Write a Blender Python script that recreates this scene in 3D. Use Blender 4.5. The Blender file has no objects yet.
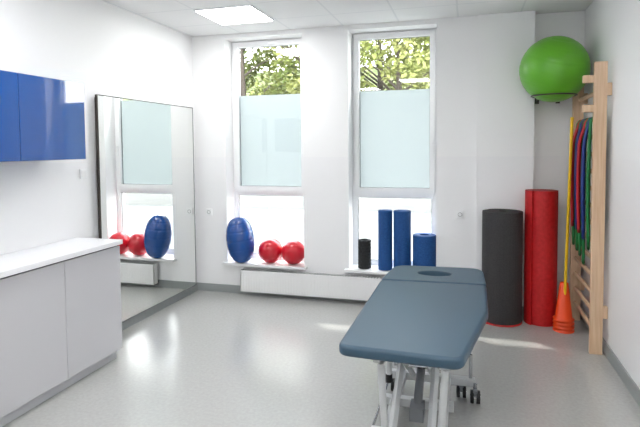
import bpy, bmesh, math, random
from mathutils import Vector, Matrix
random.seed(7)
sc=bpy.context.scene
sc.view_settings.view_transform='Standard'
sc.view_settings.look='None'
sc.view_settings.exposure=0.0

# ------------------------------------------------------------ materials
def lin(c):
    return tuple(((v/255)/12.92 if v/255<=.04045 else ((v/255+.055)/1.055)**2.4) for v in c)+(1,)
def mat(name,col,rough=.5,metal=0,coat=0,spec=.5,noise=None,bump=0,bscale=50):
    m=bpy.data.materials.new(name); m.use_nodes=True
    nt=m.node_tree; b=nt.nodes['Principled BSDF']
    b.inputs['Base Color'].default_value=lin(col)
    b.inputs['Roughness'].default_value=rough
    b.inputs['Metallic'].default_value=metal
    b.inputs['Coat Weight'].default_value=coat
    b.inputs['Coat Roughness'].default_value=.08
    b.inputs['Specular IOR Level'].default_value=spec
    tc=nt.nodes.new('ShaderNodeTexCoord')
    if noise:
        sc_,amt=noise
        n=nt.nodes.new('ShaderNodeTexNoise'); n.inputs['Scale'].default_value=sc_; n.inputs['Detail'].default_value=4
        nt.links.new(tc.outputs['Object'],n.inputs['Vector'])
        r=nt.nodes.new('ShaderNodeValToRGB')
        r.color_ramp.elements[0].position=.35; r.color_ramp.elements[1].position=.65
        r.color_ramp.elements[0].color=lin([max(0,v-amt) for v in col]); r.color_ramp.elements[1].color=lin([min(255,v+amt) for v in col])
        nt.links.new(n.outputs['Fac'],r.inputs['Fac']); nt.links.new(r.outputs['Color'],b.inputs['Base Color'])
    if bump:
        n2=nt.nodes.new('ShaderNodeTexNoise'); n2.inputs['Scale'].default_value=bscale
        nt.links.new(tc.outputs['Object'],n2.inputs['Vector'])
        bp=nt.nodes.new('ShaderNodeBump'); bp.inputs['Strength'].default_value=bump; bp.inputs['Distance'].default_value=.01
        nt.links.new(n2.outputs['Fac'],bp.inputs['Height']); nt.links.new(bp.outputs['Normal'],b.inputs['Normal'])
    return m
def emis(name,col,s):
    m=bpy.data.materials.new(name); m.use_nodes=True; nt=m.node_tree; nt.nodes.clear()
    e=nt.nodes.new('ShaderNodeEmission'); e.inputs[0].default_value=lin(col); e.inputs[1].default_value=s
    o=nt.nodes.new('ShaderNodeOutputMaterial'); nt.links.new(e.outputs[0],o.inputs[0]); return m

def wall_mat():
    m=mat('wall_paint',(232,233,235),.55); nt=m.node_tree; b=nt.nodes['Principled BSDF']
    g=nt.nodes.new('ShaderNodeNewGeometry'); s=nt.nodes.new('ShaderNodeSeparateXYZ'); nt.links.new(g.outputs['Position'],s.inputs[0])
    lt=nt.nodes.new('ShaderNodeMath'); lt.operation='LESS_THAN'; lt.inputs[1].default_value=1.6; nt.links.new(s.outputs['Z'],lt.inputs[0])
    mx=nt.nodes.new('ShaderNodeMix'); mx.data_type='RGBA'; mx.inputs[6].default_value=lin((244,244,244)); mx.inputs[7].default_value=lin((241,241,242))
    nt.links.new(lt.outputs[0],mx.inputs[0]); nt.links.new(mx.outputs[2],b.inputs['Base Color'])
    mr=nt.nodes.new('ShaderNodeMapRange'); mr.inputs[3].default_value=.6; mr.inputs[4].default_value=.35
    nt.links.new(lt.outputs[0],mr.inputs[0]); nt.links.new(mr.outputs[0],b.inputs['Roughness'])
    return m
def floor_mat():
    m=mat('floor_linoleum',(170,173,172),.22); nt=m.node_tree; b=nt.nodes['Principled BSDF']
    b.inputs['Specular IOR Level'].default_value=.9
    tc=nt.nodes.new('ShaderNodeTexCoord')
    n=nt.nodes.new('ShaderNodeTexNoise'); n.inputs['Scale'].default_value=45; n.inputs['Detail'].default_value=3
    nt.links.new(tc.outputs['Object'],n.inputs['Vector'])
    r=nt.nodes.new('ShaderNodeValToRGB'); r.color_ramp.elements[0].position=.3; r.color_ramp.elements[1].position=.7
    r.color_ramp.elements[0].color=lin((171,171,168)); r.color_ramp.elements[1].color=lin((180,180,177))
    nt.links.new(n.outputs['Fac'],r.inputs['Fac']); nt.links.new(r.outputs['Color'],b.inputs['Base Color'])
    return m
def ceil_mat():
    m=mat('ceiling_tiles',(225,226,228),.8); nt=m.node_tree; b=nt.nodes['Principled BSDF']
    g=nt.nodes.new('ShaderNodeNewGeometry'); s=nt.nodes.new('ShaderNodeSeparateXYZ'); nt.links.new(g.outputs['Position'],s.inputs[0])
    outs=[]
    for ax,off in (('X',.02),('Y',.1)):
        a=nt.nodes.new('ShaderNodeMath'); a.operation='ADD'; a.inputs[1].default_value=60-off
        nt.links.new(s.outputs[ax],a.inputs[0])
        d=nt.nodes.new('ShaderNodeMath'); d.operation='MODULO'; d.inputs[1].default_value=.6; nt.links.new(a.outputs[0],d.inputs[0])
        l=nt.nodes.new('ShaderNodeMath'); l.operation='LESS_THAN'; l.inputs[1].default_value=.018; nt.links.new(d.outputs[0],l.inputs[0]); outs.append(l)
    mxx=nt.nodes.new('ShaderNodeMath'); mxx.operation='MAXIMUM'; nt.links.new(outs[0].outputs[0],mxx.inputs[0]); nt.links.new(outs[1].outputs[0],mxx.inputs[1])
    mx=nt.nodes.new('ShaderNodeMix'); mx.data_type='RGBA'; mx.inputs[6].default_value=lin((240,240,240)); mx.inputs[7].default_value=lin((228,229,230))
    nt.links.new(mxx.outputs[0],mx.inputs[0]); nt.links.new(mx.outputs[2],b.inputs['Base Color'])
    return m
def glass_mat():
    m=bpy.data.materials.new('clear_glass'); m.use_nodes=True; nt=m.node_tree; nt.nodes.clear()
    t=nt.nodes.new('ShaderNodeBsdfTransparent'); t.inputs[0].default_value=(.96,.97,.965,1)
    g=nt.nodes.new('ShaderNodeBsdfGlossy'); g.inputs['Roughness'].default_value=.02
    mx=nt.nodes.new('ShaderNodeMixShader'); mx.inputs[0].default_value=.04
    o=nt.nodes.new('ShaderNodeOutputMaterial')
    nt.links.new(t.outputs[0],mx.inputs[1]); nt.links.new(g.outputs[0],mx.inputs[2]); nt.links.new(mx.outputs[0],o.inputs[0]); return m
def frost_mat():
    m=bpy.data.materials.new('frosted_film'); m.use_nodes=True; nt=m.node_tree; nt.nodes.clear()
    t=nt.nodes.new('ShaderNodeBsdfTranslucent'); t.inputs[0].default_value=lin((188,193,194))
    g=nt.nodes.new('ShaderNodeBsdfDiffuse'); g.inputs[0].default_value=lin((222,228,229))
    mx=nt.nodes.new('ShaderNodeMixShader'); mx.inputs[0].default_value=.3
    o=nt.nodes.new('ShaderNodeOutputMaterial')
    nt.links.new(t.outputs[0],mx.inputs[1]); nt.links.new(g.outputs[0],mx.inputs[2]); nt.links.new(mx.outputs[0],o.inputs[0]); return m

M_wall=wall_mat(); M_floor=floor_mat(); M_ceil=ceil_mat(); M_glass=glass_mat(); M_frost=frost_mat()
M_pvc=mat('white_pvc',(242,243,244),.3); M_gasket=mat('gasket',(120,122,125),.6)
M_base=mat('baseboard_grey',(150,155,155),.45); M_sill=mat('sill_white',(240,240,241),.25)
M_rad=mat('radiator_enamel',(238,238,238),.35); M_radgrill=mat('radiator_grille',(170,172,172),.5)
M_mirror=mat('mirror_silver',(238,240,238),.0,metal=1); M_dark=mat('dark_trim',(55,48,42),.4)
M_cab=mat('cabinet_gloss_white',(196,195,199),.15,coat=.4); M_counter=mat('counter_laminate',(236,236,238),.3); M_kick=mat('plinth',(190,192,196),.35); M_gap=mat('gap_shadow',(110,112,118),.7)
M_blue=mat('cabinet_gloss_blue',(0,72,148),.04,coat=1.0); M_blue.node_tree.nodes['Principled BSDF'].inputs['Coat IOR'].default_value=1.7; M_blue.node_tree.nodes['Principled BSDF'].inputs['Coat Roughness'].default_value=.03
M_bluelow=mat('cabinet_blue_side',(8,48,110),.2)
M_leather=mat('table_leatherette',(46,73,91),.40,bump=.08,bscale=260)
M_frame=mat('table_steel_white',(205,207,208),.35); M_chrome=mat('brushed_steel',(185,187,190),.25,metal=1); M_black=mat('black_rubber',(22,22,24),.5); M_greypl=mat('grey_plastic',(120,123,127),.5)
M_red=mat('ball_red',(202,14,38),.3,coat=.3); M_bball=mat('ball_blue',(0,70,146),.25,coat=.4); M_green=mat('ball_green',(96,174,34),.35,coat=.2)
M_foamblue=mat('foam_blue',(10,70,132),.7,noise=(80,8)); M_foamblk=mat('foam_black',(34,36,38),.8,noise=(60,10),bump=.5,bscale=70)
M_matgrey=mat('mat_anthracite',(52,50,51),.75,noise=(90,6),bump=.2,bscale=150); M_matred=mat('mat_red',(188,18,22),.55,noise=(30,8))
M_matedge=mat('mat_edge',(38,38,40),.8); M_redin=mat('mat_red_dark',(140,12,16),.6)
def wood():
    m=mat('beech_wood',(214,176,136),.45); nt=m.node_tree; b=nt.nodes['Principled BSDF']
    tc=nt.nodes.new('ShaderNodeTexCoord'); mp=nt.nodes.new('ShaderNodeMapping'); mp.inputs['Scale'].default_value=(30,30,1.5)
    n=nt.nodes.new('ShaderNodeTexNoise'); n.inputs['Scale'].default_value=2; n.inputs['Detail'].default_value=5
    r=nt.nodes.new('ShaderNodeValToRGB'); r.color_ramp.elements[0].position=.3; r.color_ramp.elements[1].position=.7
    r.color_ramp.elements[0].color=lin((204,168,134)); r.color_ramp.elements[1].color=lin((224,194,162))
    nt.links.new(tc.outputs['Object'],mp.inputs[0]); nt.links.new(mp.outputs[0],n.inputs['Vector']); nt.links.new(n.outputs['Fac'],r.inputs['Fac']); nt.links.new(r.outputs['Color'],b.inputs['Base Color'])
    return m
M_wood=wood()
M_orange=mat('cone_orange',(240,74,20),.4); M_yellow=mat('pole_yellow',(235,190,20),.4)
M_bgreen=mat('band_green',(12,115,55),.5); M_bblue=mat('band_blue',(20,45,120),.5); M_bred=mat('band_red',(190,22,32),.5); M_bblack=mat('band_black',(30,30,32),.5)
M_lampfill=emis('lamp_and_fill_emitter',(255,255,255),22.5)  # shared by the ceiling lamp and the added fill panels

# ------------------------------------------------------------ mesh builder
class B:
    def __init__(s,name): s.name=name; s.bm=bmesh.new(); s.mats=[]
    def mi(s,m):
        if m not in s.mats: s.mats.append(m)
        return s.mats.index(m)
    def add(s,verts,faces,m,smooth=False):
        vs=[s.bm.verts.new(v) for v in verts]; i=s.mi(m)
        for f in faces:
            try:
                fc=s.bm.faces.new([vs[k] for k in f]); fc.material_index=i; fc.smooth=smooth
            except ValueError: pass
    def box(s,x0,x1,y0,y1,z0,z1,m,M=None):
        v=[Vector((x,y,z)) for x in (x0,x1) for y in (y0,y1) for z in (z0,z1)]
        if M is not None: v=[M@p for p in v]
        s.add(v,[(0,1,3,2),(4,6,7,5),(0,4,5,1),(2,3,7,6),(0,2,6,4),(1,5,7,3)],m)
    def tube(s,pts,r,m,n=12,closed=False,smooth=True,sx=1.0):
        pts=[Vector(p) for p in pts]; N=len(pts); rings=[]
        up=None
        for i,p in enumerate(pts):
            if closed: t=(pts[(i+1)%N]-pts[i-1]).normalized()
            else: t=(pts[min(i+1,N-1)]-pts[max(i-1,0)]).normalized()
            if up is None:
                up=Vector((0,0,1)) if abs(t.z)<.9 else Vector((1,0,0))
            a=t.cross(up).normalized(); b=a.cross(t).normalized(); up=b
            rr=r[i] if isinstance(r,(list,tuple)) else r
            rings.append([p+(a*math.cos(2*math.pi*k/n)*sx+b*math.sin(2*math.pi*k/n))*rr for k in range(n)])
        vs=[v for rg in rings for v in rg]; fs=[]
        for i in range(N if closed else N-1):
            j=(i+1)%N
            for k in range(n): fs.append((i*n+k,i*n+(k+1)%n,j*n+(k+1)%n,j*n+k))
        s.add(vs,fs,m,smooth)
        if not closed:
            s.add(rings[0],[tuple(range(n))],m); s.add(rings[-1],[tuple(range(n-1,-1,-1))],m)
    def lathe(s,prof,m,M=None,n=32,smooth=True):
        M=M or Matrix()
        vs=[];fs=[]
        for (r,z) in prof:
            for k in range(n):
                a=2*math.pi*k/n; vs.append(M@Vector((r*math.cos(a),r*math.sin(a),z)))
        for i in range(len(prof)-1):
            for k in range(n): fs.append((i*n+k,i*n+(k+1)%n,(i+1)*n+(k+1)%n,(i+1)*n+k))
        s.add(vs,fs,m,smooth)
    def sphere(s,c,r,m,n=32,M=None,ridge=0,rn=9):
        prof=[]; K=n*2
        for i in range(K+1):
            a=-math.pi/2+math.pi*i/K
            rr=1-ridge*max(0,math.cos(a*rn*2))**8 if ridge else 1
            prof.append((max(r*rr*math.cos(a),1e-4),r*rr*math.sin(a)))
        s.lathe(prof,m,(Matrix.Translation(c)@(M or Matrix())),n=max(n,40))
    def done(s,bevel=0,seg=2,weld=True,autosmooth=True):
        if weld: bmesh.ops.remove_doubles(s.bm,verts=s.bm.verts,dist=1e-5)
        bmesh.ops.recalc_face_normals(s.bm,faces=s.bm.faces)
        me=bpy.data.meshes.new(s.name); s.bm.to_mesh(me); s.bm.free()
        for m in s.mats: me.materials.append(m)
        o=bpy.data.objects.new(s.name,me); sc.collection.objects.link(o)
        if bevel:
            b=o.modifiers.new('bevel','BEVEL'); b.width=bevel; b.segments=seg; b.limit_method='ANGLE'; b.angle_limit=math.radians(40)
        return o

W=4.23; H=3.02; YR=-7.0
# ------------------------------------------------------------ room
D=.37
b=B('floor'); b.box(-.3,W+.3,YR-.3,D,-.1,0,M_floor); b.done()
b=B('ceiling'); b.box(-.3,W+.3,YR-.3,D,H,H+.1,M_ceil); b.done()
b=B('wall_left'); b.box(-.3,0,YR-.3,D,0,H,M_wall); b.done()
b=B('wall_right'); b.box(W,W+.3,YR-.3,D,0,H,M_wall); b.done()
b=B('wall_rear'); b.box(0,W,YR-.3,YR,0,H,M_wall); b.done()
WIN=[(.41,1.36),(1.88,2.82)]; ZS=.34; ZT=2.97
def wb(*a):
    b=B('wall_back'); b.box(*a,M_wall); b.done()
for x0,x1 in ((0,.41),(1.36,1.88),(2.82,3.22)): wb(x0,x1,0,D,0,H)
for x0,x1 in WIN:
    wb(x0,x1,0,D,0,ZS); wb(x0,x1,0,D,ZT,H)
wb(3.22,3.76,-.03,D,0,H); wb(3.76,W,.12,D,0,H)
# baseboards
b=B('baseboard_back')
b.box(0,3.22,-.012,0,0,.09,M_base); b.box(3.22,3.77,-.042,-.03,0,.09,M_base); b.box(3.77,W,.108,.12,0,.09,M_base); b.done()
b=B('baseboard_left'); b.box(0,.012,-1.97,-.012,0,.09,M_base); b.done()
b=B('baseboard_right'); b.box(W-.012,W,YR,.108,0,.10,M_base); b.done()

# ------------------------------------------------------------ windows
YW=.205
def window(i,x0,x1):
    b=B('window_%d'%i)
    ya,yb=YW,YW+.07
    def frame(a0,a1,z0,z1,w,y0,y1,m=M_pvc):
        b.box(a0,a0+w,y0,y1,z0,z1,m); b.box(a1-w,a1,y0,y1,z0,z1,m)
        b.box(a0+w,a1-w,y0,y1,z0,z0+w,m); b.box(a0+w,a1-w,y0,y1,z1-w,z1,m)
    z0=ZS+.03
    frame(x0,x1,z0,ZT,.035,ya,yb)
    b.box(x0+.035,x1-.035,ya,yb,1.165,1.205,M_pvc)
    frame(x0+.028,x1-.028,1.195,ZT-.02,.055,ya-.022,ya+.05)
    frame(x0+.035,x1-.035,z0+.035,1.165,.025,ya+.008,ya+.05)
    gx0,gx1=x0+.083,x1-.083
    frame(gx0-.001,gx1+.001,1.249,ZT-.074,.005,ya+.012,ya+.03,M_gasket)
    frame(x0+.06,x1-.06,z0+.06,1.14,.005,ya+.016,ya+.03,M_gasket)
    b.box(gx0,gx1,ya+.02,ya+.026,1.25,ZT-.075,M_glass)
    b.box(x0+.06,x1-.06,ya+.02,ya+.026,z0+.06,1.14,M_glass)
    b.box(gx0+.004,gx1-.004,ya+.027,ya+.0275,1.253,2.33,M_frost)
    hx=x1-.058
    b.box(hx-.014,hx+.014,ya-.032,ya-.022,1.70,1.78,M_pvc)
    b.box(hx-.009,hx+.009,ya-.055,ya-.032,1.73,1.75,M_pvc); b.box(hx-.009,hx+.009,ya-.062,ya-.045,1.63,1.75,M_pvc)
    return b.done(bevel=.003,weld=False)
for i,(a,c) in enumerate(WIN): window(i+1,a,c)
for i,(a,c) in enumerate(WIN):
    b=B('trim_%d'%(i+1)); b.box(a-.04,c+.04,-.085,0,ZS,ZS+.03,M_sill); b.box(a,c,0,YW+.02,ZS,ZS+.03,M_sill); b.done(bevel=.004)
SZ=ZS+.03

# ------------------------------------------------------------ radiator
b=B('radiator'); rx0,rx1=.62,2.55; ry0,ry1=-.115,-.03; rz0,rz1=.055,.305
b.box(rx0,rx1,ry0,ry0+.012,rz0,rz1-.005,M_rad); b.box(rx0,rx1,ry1-.012,ry1,rz0,rz1-.005,M_rad)
b.box(rx0,rx0+.01,ry0,ry1,rz0,rz1,M_rad); b.box(rx1-.01,rx1,ry0,ry1,rz0,rz1,M_rad)
n=60
for k in range(n):
    x=rx0+.02+(rx1-rx0-.04)*k/(n-1)
    b.box(x-.009,x+.009,ry0-.004,ry0,rz0+.02,rz1-.03,M_rad)
    b.box(x-.004,x+.004,ry0+.012,ry1-.012,rz1-.012,rz1,M_radgrill)
for xx in (rx0+.3,rx1-.33): b.box(xx,xx+.03,ry1,-.001,.12,.16,M_rad)
b.tube([(rx1+.0,-.07,.08),(rx1+.05,-.07,.08),(rx1+.05,-.07,0)],.009,M_chrome,8)
b.done(bevel=.002,weld=False)

# ------------------------------------------------------------ mirror
b=B('wall_mirror'); y0,y1,z0,z1=-1.73,-.11,.10,2.18
b.box(.036,.050,y0+.008,y1-.006,z0,z1-.008,M_mirror)
b.box(.001,.036,y0+.03,y1-.02,z0+.02,z1-.02,M_dark)
b.box(.030,.053,y0,y0+.008,z0-.006,z1,M_dark); b.box(.030,.053,y1-.006,y1,z0-.006,z1,M_gasket)
b.box(.030,.053,y0+.008,y1-.006,z1-.008,z1,M_dark); b.box(.030,.053,y0+.008,y1-.006,z0-.006,z0,M_gasket)
b.done(weld=False)

# ------------------------------------------------------------ base cabinet
b=B('base_cabinet'); ye=-1.97; ys=-4.42
b.box(.001,.40,ys,ye-.01,.09,.94,M_cab)
b.box(.001,.38,ys,ye-.02,0,.09,M_kick)
b.box(.001,.455,ys,ye,.94,.975,M_counter)
for k in range(4):
    a=ye-.005-.60*k
    b.box(.402,.428,a-.596,a,.085,.925,M_cab)
b.box(.395,.403,ys,ye-.02,.1,.94,M_gap)
b.done(bevel=.003,weld=False)
b=B('wall_cabinet'); ye=-2.215
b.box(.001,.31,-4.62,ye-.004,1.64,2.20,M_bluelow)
for k in range(4):
    a=ye-.6*k
    b.box(.312,.331,a-.595,a,1.632,2.204,M_blue)
b.done(bevel=.002,weld=False)

# ------------------------------------------------------------ switches/sockets
def socket(name,loc,axis):
    b=B(name); x,y,z=loc
    if axis=='y':
        b.box(x-.04,x+.04,y-.012,y,z-.04,z+.04,M_pvc)
        b.lathe([(.022,-.001),(.022,.004),(.018,.004),(.018,-.001)],M_gasket,Matrix.Translation((x,y-.012,z))@Matrix.Rotation(math.pi/2,4,'X'),20)
    else:
        b.box(x,x+.012,y-.04,y+.04,z-.04,z+.04,M_pvc); b.box(x+.012,x+.016,y-.028,y+.028,z-.028,z+.028,M_rad)
    b.done(bevel=.003,weld=False)
socket('wall_socket',(.18,0,.95),'y'); socket('wall_socket',(3.06,0,1.0),'y'); socket('light_switch',(0,-1.87,1.5),'x')

# ------------------------------------------------------------ ceiling lamp + added fill panels
for (x,y) in ((.92,-.77),(.92,-3.17),(3.32,-3.17),(.92,-5.57),(3.32,-5.57),(2.12,-4.4)):  # first is the ceiling lamp; the rest are unseen panels added as interior fill
    b=B('ceiling_lamp_and_fill_panel')
    b.box(x-.298,x+.298,y-.298,y+.298,H-.012,H-.001,M_pvc)
    b.box(x-.28,x+.28,y-.28,y+.28,H-.016,H-.012,M_lampfill)
    b.done(weld=False)

# ------------------------------------------------------------ exercise balls on sill
b=B('exercise_ball'); b.sphere(Vector((.932,.055,SZ+.142)),.142,M_red,ridge=.01,rn=7,M=Matrix.Rotation(.5,4,'Y')); b.done()
b=B('exercise_ball'); b.sphere(Vector((1.217,.045,SZ+.139)),.139,M_red,ridge=.01,rn=7,M=Matrix.Rotation(-.5,4,'X')); b.done()
b=B('physio_roll_ball')
prof=[]
for i in range(97):
    a=-math.pi/2+math.pi*i/96
    rr=.163*(abs(math.cos(a))**.75 if math.cos(a)>0 else 0)
    rr*=1-.02*max(0,math.cos(a*16))**6
    prof.append((max(rr,1e-4),.268*math.sin(a)))
b.lathe(prof,M_bball,Matrix.Translation((.598,-.045,SZ+.268))@Matrix.Rotation(math.radians(-7),4,'Y'),48)
b.done()
# green gym ball + holder
gc=Vector((3.893,-.315,2.405)); gr=.300
b=B('gym_ball'); b.sphere(gc,gr,M_green,n=48,ridge=.008,rn=8,M=Matrix.Rotation(.35,4,'X')@Matrix.Rotation(.2,4,'Y')); b.done()
b=B('gym_ball_holder'); zz=gc.z-gr*.80; rr=gr*.60+.012
b.tube([(gc.x+rr*math.cos(t*math.pi/20),gc.y+rr*math.sin(t*math.pi/20),zz) for t in range(40)],.007,M_dark,8,closed=True)
for x_ in (3.80,gc.x+.10):
    dx=x_-gc.x
    b.tube([(x_,gc.y+math.sqrt(rr*rr-dx*dx),zz),(x_,.118,zz)],.007,M_dark,8)
    b.box(x_-.02,x_+.02,.112,.119,zz-.04,zz+.04,M_dark)
b.done(weld=False)

# ------------------------------------------------------------ foam rollers
def roller(name,x,y,z,r,h,m,hollow=.0,knob=False,n=40):
    b=B(name); M=Matrix.Translation((x,y,z))
    e=.006
    if hollow:
        prof=[(hollow,0),(r-e,0),(r,e),(r,h-e),(r-e,h),(hollow,h),(hollow,0)]
    else: prof=[(1e-4,0),(r-e,0),(r,e),(r,h-e),(r-e,h),(1e-4,h)]
    b.lathe(prof,m,M,n,smooth=False)
    if knob:
        for j in range(9):
            for k in range(12):
                a=2*math.pi*(k+.5*(j%2))/12; zz=h*(j+.5)/9
                R=Matrix.Translation((x,y,z+zz))@Matrix.Rotation(a,4,'Z')
                b.box(r-.004,r+.006,-.011,.011,-.011,.011,m,R)
    return b.done(weld=False)
roller('foam_roller',2.045,.05,SZ,.066,.32,M_foamblk,hollow=.04,knob=True)
roller('foam_roller',2.275,.045,SZ,.077,.65,M_foamblue)
roller('foam_roller',2.459,.045,SZ,.093,.65,M_foamblue)
roller('foam_roller',2.695,.035,SZ,.122,.40,M_foamblue,hollow=.05)

# ------------------------------------------------------------ rolled mats (spiral)
def rolled_mat(name,x,y,r0,r1,turns,h,m,medge,start=0,z=0,thick=None):
    b=B(name); n=int(turns*40); t=thick or (r1-r0)/turns*.9
    def P(k,off,zz):
        u=k/n; a=start+u*turns*2*math.pi; r=r0+(r1-r0)*u+off; return (x+r*math.cos(a),y+r*math.sin(a),zz)
    vs=[];fs=[];fe=[]
    for k in range(n+1): vs+= [P(k,0,z),P(k,-t,z),P(k,-t,z+h),P(k,0,z+h)]
    for k in range(n):
        q=k*4;w=q+4
        fs+=[(q,w,w+3,q+3),(q+1,q+2,w+2,w+1)]; fe+=[(q+3,w+3,w+2,q+2),(q,q+1,w+1,w)]
    fs+=[(0,3,2,1),(n*4,n*4+1,n*4+2,n*4+3)]
    i=b.mi(m); j=b.mi(medge); V=[b.bm.verts.new(v) for v in vs]
    for f in fs: fc=b.bm.faces.new([V[q] for q in f]); fc.material_index=i
    for f in fe: fc=b.bm.faces.new([V[q] for q in f]); fc.material_index=j
    return b
b=rolled_mat('rolled_exercise_mat',3.455,-.25,.05,.20,7,1.06,M_matgrey,M_matedge,start=2.2,z=.016)
b.lathe([(.0001,0),(.195,0),(.195,.015),(.0001,.015)],M_matred,Matrix.Translation((3.455,-.25,0)))
b.done(weld=False)
b=rolled_mat('rolled_exercise_mat',3.82,-.20,.03,.155,6,1.28,M_matred,M_redin,start=4.0)
b.done(weld=False)

# ------------------------------------------------------------ cones + pole
b=B('training_cone_stack'); cx,cy=3.992,-.395
for k in range(4):
    z=k*.035; M=Matrix.Translation((cx,cy,z))
    b.lathe([(.090,.0),(.093,.012),(.074,.02),(.036,.34),(.028,.345),(.029,.33),(.068,.016)],M_orange,M,32)
b.done(weld=False)
def pole(name,a,c,m,r=.0125):
    b=B(name); b.tube([a,Vector(a).lerp(Vector(c),.5),c],r,m,14); 
    d=(Vector(c)-Vector(a)).normalized(); 
    b.tube([Vector(c)-d*.005,Vector(c)+d*.02],r*1.15,m,14); b.done(weld=False)
pole('gymnastic_pole',(3.992,-.395,.012),(4.000,-.60,1.93),M_yellow,.0125)

# ------------------------------------------------------------ wall bars
b=B('wall_bars')
for y in (-.93,-.07):
    b.box(4.10,4.195,y,y+.04,0,2.37,M_wood)
    b.box(4.195,W-.001,y,y+.04,2.1,2.2,M_wood); b.box(4.195,W-.001,y,y+.04,.3,.4,M_wood)
for k in range(13):
    z=.18+k*.145
    b.tube([(4.145,-.90,z),(4.145,-.06,z)],[.02,.02],M_wood,12,sx=.75)
b.tube([(4.165,-.90,2.14),(4.165,-.06,2.14)],[.02,.02],M_wood,12)
for z in (2.235,2.0):
    b.box(4.02,4.12,-.925,-.885,z-.03,z+.03,M_wood)
b.done(bevel=.004,weld=False)
# resistance bands
b=B('resistance_bands_bunch')
mm=[M_bgreen,M_bblue,M_bgreen,M_bred,M_bgreen,M_bblack,M_bblue,M_bgreen,M_bred,M_bgreen]
for k,m in enumerate(mm):
    y=-.84+.056*k; L=random.uniform(.9,1.35); zt=1.90; pts=[(4.118,y,zt+.03)]
    w=.022; xo=(.0,.028,.012,.042,.020)[k%5]
    for t in range(31):
        u=t/30; v=2*u if u<.5 else 2-2*u
        z=zt-L*v; sgn=-1 if u<.5 else 1
        yy=y+sgn*w*math.sin(math.pi*min(1,v*.92+.04))*.9
        x=4.096-xo*min(1,v*6)-.010*math.sin(math.pi*v)+sgn*.008*math.sin(math.pi*v)
        pts.append((x,yy,z))
    pts.append((4.118,y,zt+.03))
    b.tube(pts,.012,m,8,sx=1.4)
b.done(weld=False)

# ------------------------------------------------------------ treatment table
def rounded(poly,rad,seg=8):
    out=[]; n=len(poly)
    for i in range(n):
        p=Vector(poly[i]); a=Vector(poly[i-1])-p; c=Vector(poly[(i+1)%n])-p
        r=rad[i]; 
        if r<=0: out.append(tuple(p)); continue
        ang=a.angle(c); dd=min(r/math.tan(ang/2),a.length*.48,c.length*.48)
        s=p+a.normalized()*dd; e=p+c.normalized()*dd
        for k in range(seg+1):
            t=k/seg; q=s*(1-t)**2+p*2*t*(1-t)+e*t*t; out.append(tuple(q))
    return out
def pad(name,loops,z0,z1,bev,m,parent):
    cu=bpy.data.curves.new(name,'CURVE'); cu.dimensions='2D'; cu.fill_mode='BOTH'
    for L in loops:
        sp=cu.splines.new('POLY'); sp.points.add(len(L)-1); sp.use_cyclic_u=True
        for i,p in enumerate(L): sp.points[i].co=(p[0],p[1],0,1)
    cu.bevel_depth=bev; cu.bevel_resolution=5; cu.extrude=(z1-z0)/2-bev; cu.offset=-bev
    tmp=bpy.data.objects.new(name+'_c',cu); sc.collection.objects.link(tmp)
    dg=bpy.context.evaluated_depsgraph_get(); me=bpy.data.meshes.new_from_object(tmp.evaluated_get(dg))
    bpy.data.objects.remove(tmp)
    me.materials.clear(); me.materials.append(m)
    for p in me.polygons: p.use_smooth=abs(p.normal.z)<.995
    o=bpy.data.objects.new(name,me); o.location=(0,0,(z0+z1)/2); sc.collection.objects.link(o); o.parent=parent
    return o
tab=bpy.data.objects.new('treatment_table',None); sc.collection.objects.link(tab)
TZ=.70
body=rounded([(2.495,-3.01),(3.115,-3.04),(3.26,-2.25),(3.27,-1.63),(2.50,-1.66)],[.07,.07,.35,.03,.03])
pad('body_cushion',[body],TZ-.06,TZ,.02,M_leather,tab)
head=rounded([(2.50,-1.64),(3.27,-1.61),(3.255,-1.10),(2.545,-1.14)],[.03,.03,.13,.13])
hole=[(2.885+.13*math.cos(2*math.pi*k/32),-1.37-.075*math.sin(2*math.pi*k/32)) for k in range(32)]
pad('head_cushion',[head,hole],TZ-.06,TZ,.012,M_leather,tab)
b=B('frame')
b.box(2.60,3.06,-2.93,-1.70,TZ-.075,TZ-.06,M_black)
b.box(2.58,2.72,-1.58,-1.20,TZ-.075,TZ-.06,M_black); b.box(3.05,3.2,-1.58,-1.20,TZ-.075,TZ-.06,M_black)
for x in (2.66,3.00):
    b.box(x,x+.04,-2.90,-1.22,TZ-.12,TZ-.075,M_frame)
for y in (-2.86,-2.2,-1.62): b.box(2.66,3.04,y,y+.04,TZ-.12,TZ-.075,M_frame)
for x in (2.68,2.98): b.box(x,x+.05,-2.80,-1.93,.09,.14,M_frame)
for y in (-2.76,-2.36,-1.98): b.box(2.62,3.19 if y==-1.98 else 3.06,y,y+.05,.09,.14,M_frame)
def bar(a,c,w,m):
    a=Vector(a);c=Vector(c); b.tube([a,c],w,m,4,smooth=False)
for x in (2.74,2.95):
    bar((x,-2.72,.14),(x,-1.98,.57),.024,M_frame)
    bar((x+.035*(1 if x<2.8 else -1),-1.98,.14),(x+.035*(1 if x<2.8 else -1),-2.72,.57),.024,M_frame)
for (y,z) in ((-2.35,.355),(-2.70,.57),(-2.0,.57)):
    b.tube([(2.70,y,z),(3.0,y,z)],.014,M_chrome)
b.tube([(2.86,-2.55,.20),(2.86,-2.3,.33)],.026,M_greypl); b.tube([(2.86,-2.3,.33),(2.86,-2.1,.44)],.013,M_chrome)
b.box(2.82,2.90,-2.62,-2.5,.14,.22,M_greypl)
b.tube([(2.68,-2.45,.58),(2.68,-2.45,.32)],.018,M_frame); b.tube([(2.68,-2.45,.33),(2.68,-2.45,.28)],.021,M_black)
b.tube([(3.03,-2.88,.58),(3.00,-2.74,.12)],.020,M_frame)
b.tube([(2.70,-2.88,.58),(2.70,-2.74,.12)],.020,M_frame)
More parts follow.
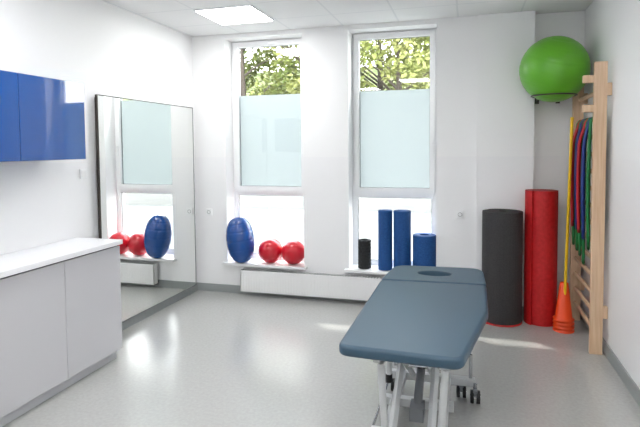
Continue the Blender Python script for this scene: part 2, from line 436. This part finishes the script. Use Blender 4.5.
b.tube([(2.60,-2.78,.05),(2.60,-1.9,.05)],.008,M_chrome)
b.tube([(3.16,-1.95,.14),(3.16,-1.95,.30)],.012,M_chrome)
for (x,y) in ((2.66,-2.76),(3.02,-2.76),(2.66,-1.96),(3.19,-1.99),(3.10,-1.93)):
    b.tube([(x,y,.03),(x,y,.12)],.012,M_chrome)
    for d in (-.02,.02):
        b.tube([(x+d-.011,y-.02,.042),(x+d+.011,y-.02,.042)],.042,M_black,20)
        b.tube([(x+d-.013,y-.02,.042),(x+d+.013,y-.02,.042)],.022,M_chrome,14)
    b.box(x-.014,x+.014,y-.045,y+.012,.055,.09,M_greypl)
fr=b.done(bevel=.003,weld=False); fr.parent=tab

# ------------------------------------------------------------ outside
def plain_noise(name,c1,c2,scale,rough=.9):
    m=mat(name,c1,rough,noise=None); nt=m.node_tree; b=nt.nodes['Principled BSDF']
    tc=nt.nodes.new('ShaderNodeTexCoord'); n=nt.nodes.new('ShaderNodeTexNoise'); n.inputs['Scale'].default_value=scale; n.inputs['Detail'].default_value=8
    r=nt.nodes.new('ShaderNodeValToRGB'); r.color_ramp.elements[0].position=.35; r.color_ramp.elements[1].position=.65
    r.color_ramp.elements[0].color=lin(c1); r.color_ramp.elements[1].color=lin(c2)
    nt.links.new(tc.outputs['Object'],n.inputs['Vector']); nt.links.new(n.outputs['Fac'],r.inputs['Fac']); nt.links.new(r.outputs['Color'],b.inputs['Base Color'])
    b.inputs['Specular IOR Level'].default_value=.1
    return m
M_ter=plain_noise('terrace_concrete',(112,115,113),(124,126,123),3)
M_gw=mat('garden_wall_render',(124,124,122),.9)
M_hill=plain_noise('hill_grass',(72,82,48),(104,110,72),1.2)
M_leaf=plain_noise('leaf_green',(72,86,40),(118,124,72),.8)
M_leaf2=plain_noise('leaf_yellowgreen',(98,108,54),(140,142,92),.8)
M_bark=mat('bark',(64,56,48),.9)
b=B('terrace_ground'); b.box(-14,14,D+.01,9,-.3,-.05,M_ter); b.done()
b=B('garden_wall'); b.box(-14,14,8.5,8.7,-.05,.62,M_gw); b.box(-14,14,8.46,8.74,.62,.67,M_gw); b.done()
b=B('hillside'); 
vs=[];fs=[];nx,ny=30,16
for j in range(ny+1):
    for i in range(nx+1):
        x=-22+44*i/nx; y=9+22*j/ny; z=-.06+(y-9)*.34+.3*math.sin(x*.7)*math.sin(y*.5)*(j>0); vs.append((x,y,z))
for j in range(ny):
    for i in range(nx): a=j*(nx+1)+i; fs.append((a,a+1,a+nx+2,a+nx+1))
b.add(vs,fs,M_hill,True); b.done()
def tree(x,y,zb,h,r,m,n=4200):
    b=B('garden_tree')
    b.tube([(x,y,zb-.3),(x+.1,y,zb+h*.35),(x,y,zb+h*.8)],[.16,.12,.04],M_bark,8)
    for k in range(9):
        a=random.uniform(0,6.28); z=zb+h*random.uniform(.25,.6); l=r*random.uniform(.6,.95)
        b.tube([(x,y,z),(x+l*.5*math.cos(a),y+l*.5*math.sin(a),z+l*.35),(x+l*math.cos(a),y+l*math.sin(a),z+l*.6)],[.05,.035,.015],M_bark,6)
    cl=[]
    for k in range(42):
        a=random.uniform(0,6.28); u=random.uniform(-.95,1); rr=r*math.sqrt(max(.05,1-u*u))*random.uniform(.35,1)
        cl.append((Vector((x+rr*math.cos(a),y+rr*math.sin(a),zb+h*.58+u*h*.42)),random.uniform(.35,.7)))
    for k in range(n):
        c,cr=random.choice(cl); d=Vector([random.gauss(0,1) for _ in range(3)]).normalized()*cr*random.uniform(.4,1)
        p=c+d; s=random.uniform(.06,.13); q=Matrix.Rotation(random.uniform(0,6.28),3,Vector([random.gauss(0,1) for _ in range(3)]).normalized())
        b.add([p+q@Vector(v)*s for v in ((-1,0,0),(0,-.55,.1),(1,0,0),(0,.55,.1))],[(0,1,2,3)],m)
    b.done(weld=False)
for (x,y,h,r,m) in ((-7.6,12.5,6,2.2,M_leaf),(-4.6,11.5,5.6,2.2,M_leaf),(-1.9,12.2,6,2.1,M_leaf2),(.9,11.6,5.6,2.1,M_leaf2),(3.4,12.6,6,2.2,M_leaf2),(-6.2,15,7,2.5,M_leaf),(-3.2,15.2,7,2.6,M_leaf2),(-.3,15,7,2.5,M_leaf2),(2.3,15.3,7,2.5,M_leaf),(-10.5,14.5,7,2.6,M_leaf)):
    tree(x,y,(y-9)*.34,h,r,m)

# ------------------------------------------------------------ lights
w=bpy.data.worlds.new('sky_world'); sc.world=w; w.use_nodes=True; nt=w.node_tree
bg=nt.nodes['Background']; 
g=nt.nodes.new('ShaderNodeTexCoord'); sp=nt.nodes.new('ShaderNodeSeparateXYZ'); nt.links.new(g.outputs['Generated'],sp.inputs[0])
r=nt.nodes.new('ShaderNodeValToRGB'); r.color_ramp.elements[0].position=.0; r.color_ramp.elements[0].color=lin((253,252,250)); r.color_ramp.elements[1].position=.7; r.color_ramp.elements[1].color=lin((236,241,249))
nt.links.new(sp.outputs['Z'],r.inputs['Fac']); nt.links.new(r.outputs['Color'],bg.inputs['Color']); bg.inputs['Strength'].default_value=11.5
sl=bpy.data.lights.new('sun','SUN'); sl.energy=4; sl.angle=math.radians(1.6); sl.color=(1,.97,.9)
so=bpy.data.objects.new('sun',sl); sc.collection.objects.link(so)
so.rotation_euler=Vector((.49,-.43,-1)).to_track_quat('-Z','Y').to_euler()

# ------------------------------------------------------------ camera
yaw,pit,roll=math.radians(15.95),math.radians(2.86),math.radians(.47)
fw=Vector((-math.sin(yaw)*math.cos(pit),math.cos(yaw)*math.cos(pit),-math.sin(pit)))
r0=Vector((math.cos(yaw),math.sin(yaw),0)); d0=fw.cross(r0)
rr=r0*math.cos(roll)+d0*math.sin(roll); dd=d0*math.cos(roll)-r0*math.sin(roll)
R=Matrix((rr,-dd,-fw)).transposed().to_4x4()
cd=bpy.data.cameras.new('camera'); cd.sensor_width=36; cd.lens=516.3/640*36; cd.shift_y=-40.3/640; cd.clip_start=.05
co=bpy.data.objects.new('camera',cd); co.matrix_world=Matrix.Translation((3.131,-5.516,1.706))@R
sc.collection.objects.link(co); sc.camera=co
